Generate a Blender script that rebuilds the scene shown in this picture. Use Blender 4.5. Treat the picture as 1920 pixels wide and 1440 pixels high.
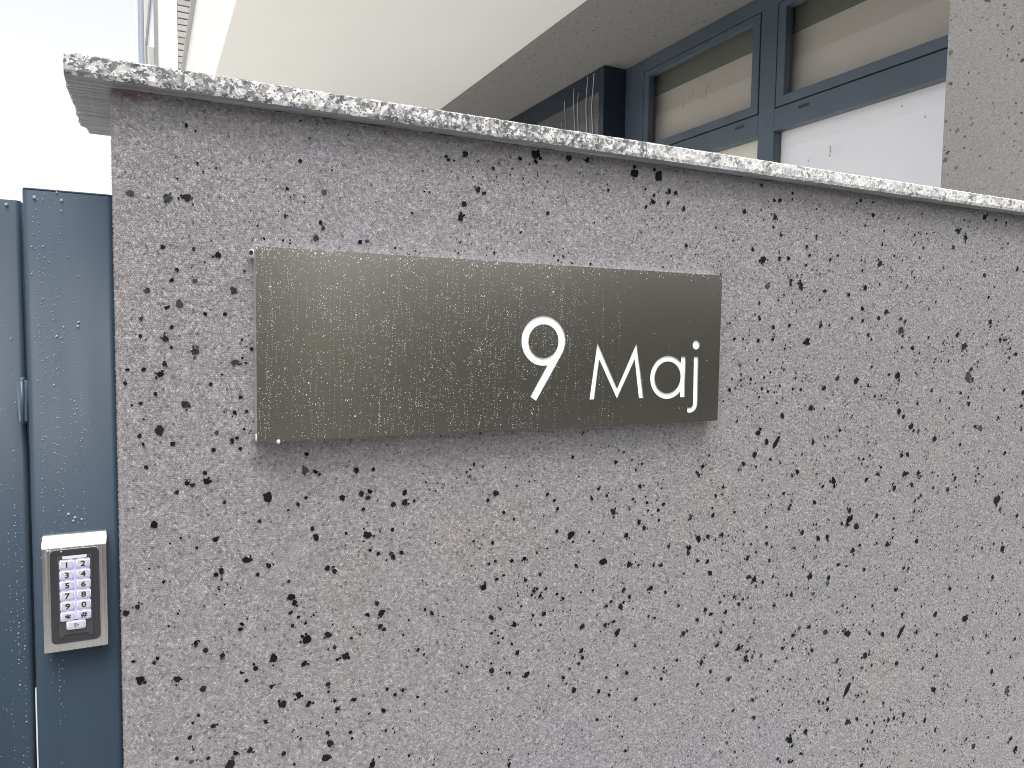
import bpy, bmesh, math, random
import numpy as np
from mathutils import Vector, Matrix
rad = math.radians
S = bpy.context.scene
C = S.collection
for o in list(bpy.data.objects):
    bpy.data.objects.remove(o)

# ---------------------------------------------------------------- camera
CAM = Vector((0.0452, -1.04, 1.45))
yaw, pitch, roll, F = 0.4512, -0.0651, 0.0145, 1379.56
fw = Vector((math.sin(yaw)*math.cos(pitch), math.cos(yaw)*math.cos(pitch), math.sin(pitch)))
rt = Vector((math.cos(yaw), -math.sin(yaw), 0.0))
up = rt.cross(fw)
r2 = rt*math.cos(roll) + up*math.sin(roll)
u2 = up*math.cos(roll) - rt*math.sin(roll)
cd = bpy.data.cameras.new('camera')
cam = bpy.data.objects.new('camera', cd)
C.objects.link(cam)
M = Matrix((r2, u2, -fw)).transposed().to_4x4()
M.translation = CAM
cam.matrix_world = M
cd.sensor_width = 36.0
cd.lens = 36.0*F/1920.0
cd.clip_start = 0.02
cd.clip_end = 2000.0
S.camera = cam

# ---------------------------------------------------------------- overcast daylight
SUN_EL, SUN_AZ = 66.0, 200.0          # azimuth clockwise from +Y: behind the camera, a little to its left
W = bpy.data.worlds.new('World')
S.world = W
W.use_nodes = True
nt = W.node_tree
nt.nodes.clear()
sky = nt.nodes.new('ShaderNodeTexSky')
sky.sky_type = 'NISHITA'
sky.sun_disc = False
sky.sun_elevation = rad(SUN_EL)
sky.sun_rotation = rad(SUN_AZ)
sky.dust_density = 4.0
hs = nt.nodes.new('ShaderNodeHueSaturation')
hs.inputs['Saturation'].default_value = 0.10
bg = nt.nodes.new('ShaderNodeBackground')
bg.inputs['Strength'].default_value = 0.15
wo = nt.nodes.new('ShaderNodeOutputWorld')
nt.links.new(sky.outputs[0], hs.inputs['Color'])
nt.links.new(hs.outputs[0], bg.inputs['Color'])
nt.links.new(bg.outputs[0], wo.inputs['Surface'])
sd = bpy.data.lights.new('sun', 'SUN')
sd.energy = 1.5
sd.angle = rad(36)
sd.color = (1.0, 0.97, 0.93)
so = bpy.data.objects.new('sun', sd)
C.objects.link(so)
az, el = rad(SUN_AZ), rad(SUN_EL)
sdir = Vector((math.sin(az)*math.cos(el), math.cos(az)*math.cos(el), math.sin(el)))
so.rotation_euler = sdir.to_track_quat('Z', 'Y').to_euler()
so.location = sdir*30
S.view_settings.view_transform = 'Standard'
S.view_settings.look = 'None'
S.view_settings.exposure = 1.0
S.view_settings.gamma = 1.0
S.view_settings.use_curve_mapping = False
S.cycles.max_bounces = 8
S.cycles.filter_width = 1.0
S.cycles.denoising_input_passes = 'RGB_ALBEDO_NORMAL'
S.cycles.denoising_prefilter = 'NONE'
S.cycles.use_denoising = True

# ---------------------------------------------------------------- helpers
def thing(name, label, cat, loc=(0, 0, 0), rotz=0.0, group=None):
    o = bpy.data.objects.new(name, None)
    C.objects.link(o)
    o.location = loc
    o.rotation_euler = (0, 0, rotz)
    o.empty_display_size = 0.1
    o['label'] = label
    o['category'] = cat
    if group:
        o['group'] = group
    return o

def link(name, me, mat, parent=None):
    o = bpy.data.objects.new(name, me)
    C.objects.link(o)
    if mat is not None and not me.materials:
        me.materials.append(mat)
    if parent is not None:
        o.parent = parent
    return o

def obj(name, bm, mat, parent=None, smooth=False):
    me = bpy.data.meshes.new(name)
    bm.normal_update()
    bm.to_mesh(me)
    bm.free()
    if smooth:
        me.polygons.foreach_set('use_smooth', [True]*len(me.polygons))
    return link(name, me, mat, parent)

def box(bm, x0, x1, y0, y1, z0, z1):
    v = [bm.verts.new(p) for p in ((x0, y0, z0), (x1, y0, z0), (x1, y1, z0), (x0, y1, z0),
                                   (x0, y0, z1), (x1, y0, z1), (x1, y1, z1), (x0, y1, z1))]
    for f in ((0, 3, 2, 1), (4, 5, 6, 7), (0, 1, 5, 4), (1, 2, 6, 5), (2, 3, 7, 6), (3, 0, 4, 7)):
        bm.faces.new([v[i] for i in f])
    return v

def bev(bm, w, seg=2):
    bmesh.ops.bevel(bm, geom=list(bm.edges), offset=w, segments=seg, affect='EDGES', profile=0.5)

def bx(name, ext, mat, parent=None, bevel=0.0, seg=2):
    bm = bmesh.new()
    box(bm, *ext)
    if bevel:
        bev(bm, bevel, seg)
    return obj(name, bm, mat, parent)

def cyl(bm, p0, p1, r, n=16):
    p0, p1 = Vector(p0), Vector(p1)
    q = (p1-p0).to_track_quat('Z', 'Y')
    rings = []
    for p in (p0, p1):
        rings.append([bm.verts.new(p + q @ Vector((r*math.cos(2*math.pi*i/n), r*math.sin(2*math.pi*i/n), 0))) for i in range(n)])
    for i in range(n):
        bm.faces.new([rings[0][i], rings[0][(i+1) % n], rings[1][(i+1) % n], rings[1][i]])
    bm.faces.new(rings[0][::-1])
    bm.faces.new(rings[1])

# ---------------------------------------------------------------- material helper
class MT:
    def __init__(s, name, rough=0.5, metal=0.0, base=(0.5, 0.5, 0.5), spec=None):
        s.m = bpy.data.materials.new(name)
        s.m.use_nodes = True
        s.t = s.m.node_tree
        s.b = s.t.nodes['Principled BSDF']
        s.out = s.t.nodes['Material Output']
        s.b.inputs['Roughness'].default_value = rough
        s.b.inputs['Metallic'].default_value = metal
        s.b.inputs['Base Color'].default_value = (*base, 1)
        if spec is not None:
            s.b.inputs['Specular IOR Level'].default_value = spec
    def n(s, kind, **kw):
        nd = s.t.nodes.new('ShaderNode'+kind)
        for k, v in kw.items():
            if k in nd.inputs:
                nd.inputs[k].default_value = v
            else:
                setattr(nd, k, v)
        return nd
    def l(s, a, b):
        s.t.links.new(a, b)
    def co(s, scale=(1, 1, 1)):
        tc = s.n('TexCoord')
        mp = s.n('Mapping')
        mp.inputs['Scale'].default_value = scale
        s.l(tc.outputs['Object'], mp.inputs['Vector'])
        return mp.outputs[0]
    def noise(s, vec, scale, detail=2.0, rough=0.5):
        nd = s.n('TexNoise')
        nd.inputs['Scale'].default_value = scale
        nd.inputs['Detail'].default_value = detail
        nd.inputs['Roughness'].default_value = rough
        s.l(vec, nd.inputs['Vector'])
        return nd.outputs['Fac']
    def ramp(s, fac, stops, const=False):
        nd = s.n('ValToRGB')
        cr = nd.color_ramp
        if const:
            cr.interpolation = 'CONSTANT'
        while len(cr.elements) < len(stops):
            cr.elements.new(0.5)
        for e, (p, c) in zip(cr.elements, stops):
            e.position = p
            e.color = (*c, 1) if not isinstance(c, (int, float)) else (c, c, c, 1)
        s.l(fac, nd.inputs[0])
        return nd.outputs[0]
    def mix(s, fac, a, b, mode='MIX'):
        nd = s.n('Mix', data_type='RGBA', blend_type=mode)
        for sock, v in ((nd.inputs[0], fac), (nd.inputs[6], a), (nd.inputs[7], b)):
            if isinstance(v, bpy.types.NodeSocket):
                s.l(v, sock)
            elif isinstance(v, (int, float)):
                sock.default_value = v if sock.type == 'VALUE' else (v, v, v, 1)
            else:
                sock.default_value = (*v, 1)
        return nd.outputs[2]
    def math(s, op, a, b=None):
        nd = s.n('Math', operation=op)
        for sock, v in ((nd.inputs[0], a), (nd.inputs[1], b)):
            if v is None:
                continue
            if isinstance(v, bpy.types.NodeSocket):
                s.l(v, sock)
            else:
                sock.default_value = v
        return nd.outputs[0]
    def bump(s, h, strength=0.5, dist=0.001):
        nd = s.n('Bump')
        nd.inputs['Strength'].default_value = strength
        nd.inputs['Distance'].default_value = dist
        s.l(h, nd.inputs['Height'])
        s.l(nd.outputs[0], s.b.inputs['Normal'])
    def col(s, sock):
        s.l(sock, s.b.inputs['Base Color'])
    def rgh(s, sock):
        s.l(sock, s.b.inputs['Roughness'])

# ---- plaster with real grains (tone / red painted per grain, shade painted into the pits)
m = MT('grain_plaster', rough=0.45, spec=0.5)
at = m.n('Attribute', attribute_name='tone')
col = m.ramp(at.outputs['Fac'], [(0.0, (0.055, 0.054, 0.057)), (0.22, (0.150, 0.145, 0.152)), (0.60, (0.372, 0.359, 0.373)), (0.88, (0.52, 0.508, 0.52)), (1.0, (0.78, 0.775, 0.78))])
v = m.co()
warm = m.ramp(m.noise(v, 2.3, 3), [(0.36, (0.985, 0.995, 1.015)), (0.68, (1.045, 1.01, 0.98))])
col = m.mix(1.0, col, warm, 'MULTIPLY')
ar = m.n('Attribute', attribute_name='red')
col = m.mix(ar.outputs['Fac'], col, (0.26, 0.05, 0.06))
m.col(col)
m.bump(m.noise(v, 2600, 2), 0.35, 0.0003)
M_GRAIN = m.m

def plaster_plain(name, fleck_scale=1.0, warm=(1, 1, 1), gain=1.0):
    m = MT(name, rough=0.8, spec=0.25)
    v = m.co()
    vo = m.n('TexVoronoi')
    vo.inputs['Scale'].default_value = 330
    m.l(v, vo.inputs['Vector'])
    sep = m.n('SeparateColor')
    m.l(vo.outputs['Color'], sep.inputs[0])
    g = gain
    col = m.ramp(sep.outputs[0], [(0.0, (0.19*g*warm[0], 0.187*g*warm[1], 0.19*g*warm[2])), (0.5, (0.235*g*warm[0], 0.23*g*warm[1], 0.235*g*warm[2])), (1.0, (0.285*g*warm[0], 0.278*g*warm[1], 0.285*g*warm[2]))])
    # dark mineral flecks of two sizes
    for sc, thr in ((22*fleck_scale, 0.20), (48*fleck_scale, 0.19)):
        wv = m.n('VectorMath', operation='ADD')
        nz = m.n('TexNoise')
        nz.inputs['Scale'].default_value = sc*2.2
        m.l(v, nz.inputs['Vector'])
        sc2 = m.n('VectorMath', operation='SCALE')
        sc2.inputs['Scale'].default_value = 0.55/sc
        m.l(nz.outputs['Color'], sc2.inputs[0])
        m.l(v, wv.inputs[0])
        m.l(sc2.outputs[0], wv.inputs[1])
        vf = m.n('TexVoronoi')
        vf.inputs['Scale'].default_value = sc
        m.l(wv.outputs[0], vf.inputs['Vector'])
        sp = m.n('SeparateColor')
        m.l(vf.outputs['Color'], sp.inputs[0])
        lim = m.math('MULTIPLY', m.math('SUBTRACT', sp.outputs[1], 0.35), thr/0.5)
        hit = m.math('LESS_THAN', vf.outputs['Distance'], lim)
        dk = m.ramp(sp.outputs[2], [(0.0, (0.05, 0.05, 0.05)), (1.0, (0.14, 0.138, 0.132))])
        col = m.mix(hit, col, dk)
    m.col(col)
    m.bump(vo.outputs['Distance'], 0.5, 0.0008)
    return m.m
M_PLAIN = plaster_plain('speckled_plaster')
M_HOUSE = plaster_plain('speckled_plaster_house', 1.25, (1.01, 1.0, 0.965), 0.97)

m = MT('fleck', rough=0.7, spec=0.08)
at = m.n('Attribute', attribute_name='tone')
m.col(m.ramp(at.outputs['Fac'], [(0.0, (0.005, 0.005, 0.006)), (0.5, (0.016, 0.0165, 0.019)), (0.8, (0.075, 0.08, 0.088)), (1.0, (0.11, 0.095, 0.06))]))
M_FLECK = m.m

def granite(name, seed, pale):
    m = MT(name, rough=0.55, spec=0.4)
    v0 = m.co()
    off = m.n('Mapping')
    off.inputs['Location'].default_value = (seed, seed*1.7, seed*0.6)
    m.l(v0, off.inputs['Vector'])
    nz = m.n('TexNoise')
    nz.inputs['Scale'].default_value = 260
    m.l(off.outputs[0], nz.inputs['Vector'])
    s2 = m.n('VectorMath', operation='SCALE')
    s2.inputs['Scale'].default_value = 0.005
    m.l(nz.outputs['Color'], s2.inputs[0])
    ad = m.n('VectorMath', operation='ADD')
    m.l(off.outputs[0], ad.inputs[0])
    m.l(s2.outputs[0], ad.inputs[1])
    vo = m.n('TexVoronoi')
    vo.inputs['Scale'].default_value = 165
    m.l(ad.outputs[0], vo.inputs['Vector'])
    sp = m.n('SeparateColor')
    m.l(vo.outputs['Color'], sp.inputs[0])
    cl = m.noise(off.outputs[0], 45, 2)
    key = m.math('ADD', m.math('MULTIPLY', sp.outputs[0], 0.75), m.math('MULTIPLY', m.math('SUBTRACT', cl, 0.5), 1.1))
    if pale:
        st = [(0.0, (0.16, 0.16, 0.16)), (0.12, (0.34, 0.34, 0.34)), (0.27, (0.47, 0.47, 0.465)), (0.42, (0.55, 0.55, 0.54)), (0.62, (0.67, 0.66, 0.64))]
    else:
        st = [(0.0, (0.09, 0.093, 0.097)), (0.16, (0.17, 0.172, 0.18)), (0.32, (0.27, 0.267, 0.272)), (0.48, (0.39, 0.385, 0.385)), (0.60, (0.60, 0.59, 0.575))]
    col = m.ramp(key, st)
    v2 = m.n('TexVoronoi')
    v2.inputs['Scale'].default_value = 430
    m.l(ad.outputs[0], v2.inputs['Vector'])
    s3 = m.n('SeparateColor')
    m.l(v2.outputs['Color'], s3.inputs[0])
    lim = 0.10 if pale else 0.15
    col = m.mix(m.math('LESS_THAN', s3.outputs[0], lim), col, (0.26, 0.26, 0.26) if pale else (0.12, 0.122, 0.126))
    col = m.mix(m.math('GREATER_THAN', s3.outputs[0], 0.90), col, (0.49, 0.485, 0.476))
    fine = m.noise(off.outputs[0], 900, 2)
    col = m.mix(0.2, col, m.ramp(fine, [(0.3, 0.12), (0.55, 0.6), (0.7, 0.9)]), 'OVERLAY')
    m.col(col)
    m.bump(fine, 0.5, 0.0008)
    return m.m
M_GRAN = granite('granite', 3.1, False)
M_GRAN2 = granite('granite_pale', 7.7, True)
m = MT('sawn_granite', rough=0.75)
v = m.co((9, 190, 190))
a = m.noise(v, 1.0, 4, 0.6)
col = m.ramp(a, [(0.3, (0.125, 0.129, 0.146)), (0.5, (0.205, 0.211, 0.236)), (0.72, (0.33, 0.337, 0.37))])
b = m.noise(m.co((6, 30, 30)), 1.0, 2)
col = m.mix(m.ramp(b, [(0.45, 0.0), (0.75, 0.3)]), col, (0.17, 0.145, 0.11))
m.col(col)
m.bump(a, 0.5, 0.0006)
M_SAWN = m.m

# ---- brushed steel of the sign
m = MT('brushed_steel', rough=0.4, metal=1.0, base=(0.40, 0.385, 0.335))
v = m.co((900, 900, 3))
st = m.noise(v, 1.0, 2)
m.rgh(m.ramp(st, [(0.25, 0.252), (0.75, 0.266)]))
m.col(m.ramp(m.noise(m.co((700, 700, 2.5)), 1.0, 2), [(0.3, (0.42, 0.397, 0.363)), (0.7, (0.425, 0.402, 0.368))]))
M_STEEL = m.m
m = MT('steel_side', rough=0.42, metal=1.0, base=(0.62, 0.62, 0.62))
M_SIDE = m.m
M_WHITE = MT('white_acrylic', rough=0.35, base=(0.86, 0.865, 0.88)).m
m = MT('sealant', rough=0.4, base=(0.48, 0.50, 0.50))
M_SEAL = m.m
M_HOLE = MT('dark_hole', rough=0.9, base=(0.01, 0.01, 0.01)).m  # near-black painted in for the shade inside gaps and holes

# ---- powder-coated blue grey
m = MT('blue_grey_coating', rough=0.34, base=(0.055, 0.088, 0.122), spec=0.5)
v = m.co((14, 14, 1.2))
a = m.noise(v, 1.0, 3)
m.col(m.ramp(a, [(0.3, (0.027, 0.043, 0.063)), (0.7, (0.031, 0.049, 0.071))]))
m.rgh(m.ramp(m.noise(m.co((30, 30, 4)), 1.0, 3), [(0.3, 0.42), (0.7, 0.52)]))
m.bump(m.noise(m.co(), 1500, 2), 0.08, 0.0004)
m.b.inputs['Specular IOR Level'].default_value = 0.17
M_COAT = m.m
M_LATCH = MT('latch_paint', rough=0.4, base=(0.065, 0.09, 0.12)).m
m = MT('frame_paint', rough=0.38, base=(0.055, 0.078, 0.105))
m.col(m.ramp(m.noise(m.co((3, 3, 3)), 1.0, 3), [(0.3, (0.058, 0.080, 0.108)), (0.7, (0.075, 0.10, 0.135))]))
M_FRAME = m.m
m = MT('navy_frame', rough=0.25, base=(0.018, 0.026, 0.045))
M_NAVY = m.m
m = MT('raindrop', rough=0.03, base=(0.72, 0.73, 0.74))  # whitish base paints in the sky glint of the drops
m.b.inputs['Transmission Weight'].default_value = 0.30
m.b.inputs['IOR'].default_value = 1.33
m.b.inputs['Specular IOR Level'].default_value = 1.0
M_DROP = m.m
m = MT('raindrop_sky_tint', rough=0.05, base=(0.62, 0.72, 0.85))  # pale blue base lightens these drops in place of sky glint
m.b.inputs['Transmission Weight'].default_value = 0.6
m.b.inputs['IOR'].default_value = 1.33
M_DROP2 = m.m

# ---- keypad
m = MT('nickel', rough=0.3, metal=1.0, base=(0.72, 0.715, 0.695))
m.rgh(m.ramp(m.noise(m.co((900, 5, 5)), 1.0, 2), [(0.3, 0.24), (0.7, 0.36)]))
M_NICKEL = m.m
M_CHROME = MT('chrome', rough=0.08, metal=1.0, base=(0.85, 0.85, 0.87)).m
m = MT('keypad_black', rough=0.3, base=(0.03, 0.03, 0.034))
M_KPB = m.m
m = MT('keypad_smoke', rough=0.12, base=(0.05, 0.05, 0.054))
M_KPS = m.m
m = MT('keypad_glow', rough=0.4, base=(0.35, 0.35, 0.5))
m.b.inputs['Emission Color'].default_value = (0.40, 0.36, 0.95, 1)
m.b.inputs['Emission Strength'].default_value = 0.28
M_GLOW = m.m
m = MT('lit_key', rough=0.35, base=(0.48, 0.48, 0.53))
m.b.inputs['Emission Color'].default_value = (0.55, 0.53, 0.95, 1)
m.b.inputs['Emission Strength'].default_value = 0.16
M_KEY = m.m
M_KEYTOP = MT('key_top', rough=0.4, base=(0.44, 0.44, 0.465)).m
M_INK = MT('key_ink', rough=0.5, base=(0.012, 0.012, 0.02)).m
M_LED = MT('led_lens', rough=0.3, base=(0.55, 0.56, 0.58)).m

# ---- house
m = MT('white_render', rough=0.9, base=(0.80, 0.785, 0.76), spec=0.2)
a = m.noise(m.co((0.8, 0.5, 0.8)), 1.0, 4)
m.col(m.ramp(a, [(0.3, (0.80, 0.785, 0.76)), (0.7, (0.85, 0.845, 0.83))]))
m.bump(m.noise(m.co(), 180, 3), 0.12, 0.002)
M_RENDER = m.m
m = MT('tan_blind', rough=0.8, base=(0.36, 0.325, 0.30))
v = m.co()
m.col(m.ramp(m.noise(v, 1.3, 3), [(0.3, (0.49, 0.435, 0.405)), (0.7, (0.53, 0.475, 0.445))]))
M_TAN = m.m
M_SHADE_BAND = MT('shade_band', rough=0.7, base=(0.125, 0.125, 0.108)).m  # dark colour painted in for shade at the top of the panes
m = MT('white_board', rough=0.6, base=(0.76, 0.755, 0.80))
m.col(m.ramp(m.noise(m.co(), 1.6, 3), [(0.3, (0.93, 0.88, 0.95)), (0.7, (0.90, 0.875, 0.97))]))
M_BOARD = m.m
m = MT('cream_board', rough=0.7, base=(0.80, 0.72, 0.67))
M_CREAM = m.m
M_SMUDGE = MT('smudge', rough=0.9, base=(0.30, 0.285, 0.28)).m

def glass(name, tint, fac0):
    m = MT(name)
    tr = m.n('BsdfTransparent')
    tr.inputs['Color'].default_value = (*tint, 1)
    gl = m.n('BsdfGlossy')
    gl.inputs['Roughness'].default_value = 0.02
    lw = m.n('LayerWeight')
    lw.inputs['Blend'].default_value = 0.5
    ms = m.n('MixShader')
    sch = m.math('POWER', lw.outputs['Facing'], 5.0)
    m.l(m.math('ADD', m.math('MULTIPLY', sch, 0.9), 0.05 + fac0), ms.inputs[0])
    m.l(tr.outputs[0], ms.inputs[1])
    m.l(gl.outputs[0], ms.inputs[2])
    m.l(ms.outputs[0], m.out.inputs['Surface'])
    return m.m
M_GLASS = glass('window_glass', (0.97, 0.98, 0.975), 0.0)
m = MT('smoked_glass', rough=0.1, base=(0.10, 0.105, 0.115))
M_SMOKE = m.m
M_DRIP = MT('dried_drip', rough=0.6, base=(0.42, 0.43, 0.45)).m

m = MT('brick_face', rough=0.9, base=(0.50, 0.45, 0.42))
oi = m.n('ObjectInfo')
m.col(m.ramp(oi.outputs['Random'], [(0.0, (0.31, 0.295, 0.288)), (0.5, (0.38, 0.36, 0.345)), (1.0, (0.34, 0.33, 0.33))]))
M_BRICK = m.m
M_MORTAR = MT('mortar', rough=0.95, base=(0.20, 0.18, 0.17)).m
M_PIPE = MT('grey_pipe', rough=0.5, base=(0.27, 0.29, 0.36)).m
M_METAL = MT('grey_metal', rough=0.5, base=(0.21, 0.21, 0.22)).m
M_PANEL = MT('pale_panel', rough=0.6, base=(0.70, 0.71, 0.78)).m
M_CAP = MT('parapet_cap', rough=0.55, base=(0.40, 0.42, 0.42)).m

# ---- ground and street
m = MT('paving', rough=0.8, base=(0.36, 0.355, 0.34))
v = m.co()
br = m.n('TexBrick')
br.inputs['Scale'].default_value = 2.5
br.inputs['Mortar Size'].default_value = 0.012
br.inputs['Color1'].default_value = (0.33, 0.325, 0.31, 1)
br.inputs['Color2'].default_value = (0.40, 0.39, 0.375, 1)
br.inputs['Mortar'].default_value = (0.14, 0.14, 0.13, 1)
m.l(v, br.inputs['Vector'])
m.col(br.outputs[0])
M_PAVE = m.m
m = MT('courtyard_paving', rough=0.8, base=(0.55, 0.54, 0.52))
m.col(m.ramp(m.noise(m.co(), 1.5, 4), [(0.3, (0.60, 0.59, 0.565)), (0.7, (0.70, 0.685, 0.66))]))
M_YARD = m.m
m = MT('asphalt', rough=0.65, base=(0.05, 0.05, 0.052))
m.col(m.ramp(m.noise(m.co(), 40, 4), [(0.3, (0.04, 0.04, 0.042)), (0.7, (0.062, 0.062, 0.064))]))
M_ROAD = m.m
m = MT('earth', rough=0.95, base=(0.13, 0.14, 0.09))
M_EARTH = m.m
m = MT('hedge_leaf', rough=0.6, base=(0.085, 0.098, 0.045))
M_LEAF = m.m
M_OPP = MT('opposite_render', rough=0.9, base=(0.27, 0.205, 0.16)).m
M_ROOF = MT('opposite_roof', rough=0.8, base=(0.12, 0.085, 0.07)).m
M_DARKGL = MT('opposite_glass', rough=0.1, base=(0.03, 0.032, 0.036)).m

# ================================================================ SETTING
def structure(o):
    o['kind'] = 'structure'
    return o
def sheet(name, x0, x1, y0, y1, z, mat):
    bm = bmesh.new()
    v = [bm.verts.new(p) for p in ((x0, y0, z), (x1, y0, z), (x1, y1, z), (x0, y1, z))]
    bm.faces.new(v)
    return structure(obj(name, bm, mat))
sheet('ground', -600, 600, -600, 600, -0.14, M_EARTH)
structure(bx('road', (-80, 80, -10.8, -2.4, -0.5, -0.12), M_ROAD))
structure(bx('pavement', (-80, 80, -2.4, -0.0, -0.5, 0.0), M_PAVE))
structure(bx('courtyard', (-4.0, 8.0, 0.0, 22.0, -0.5, -0.004), M_YARD))

# ================================================================ BOUNDARY WALL
wall = thing('boundary_wall', 'grey speckled plaster wall with a granite coping, carrying the steel name plate', 'wall')
ZT = 1.45 + 0.295                                  # underside of the coping
bx('wall_core', (0.004, 3.2, 0.004, 0.2, 0.0, ZT-0.001), M_PLAIN, wall)

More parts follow.
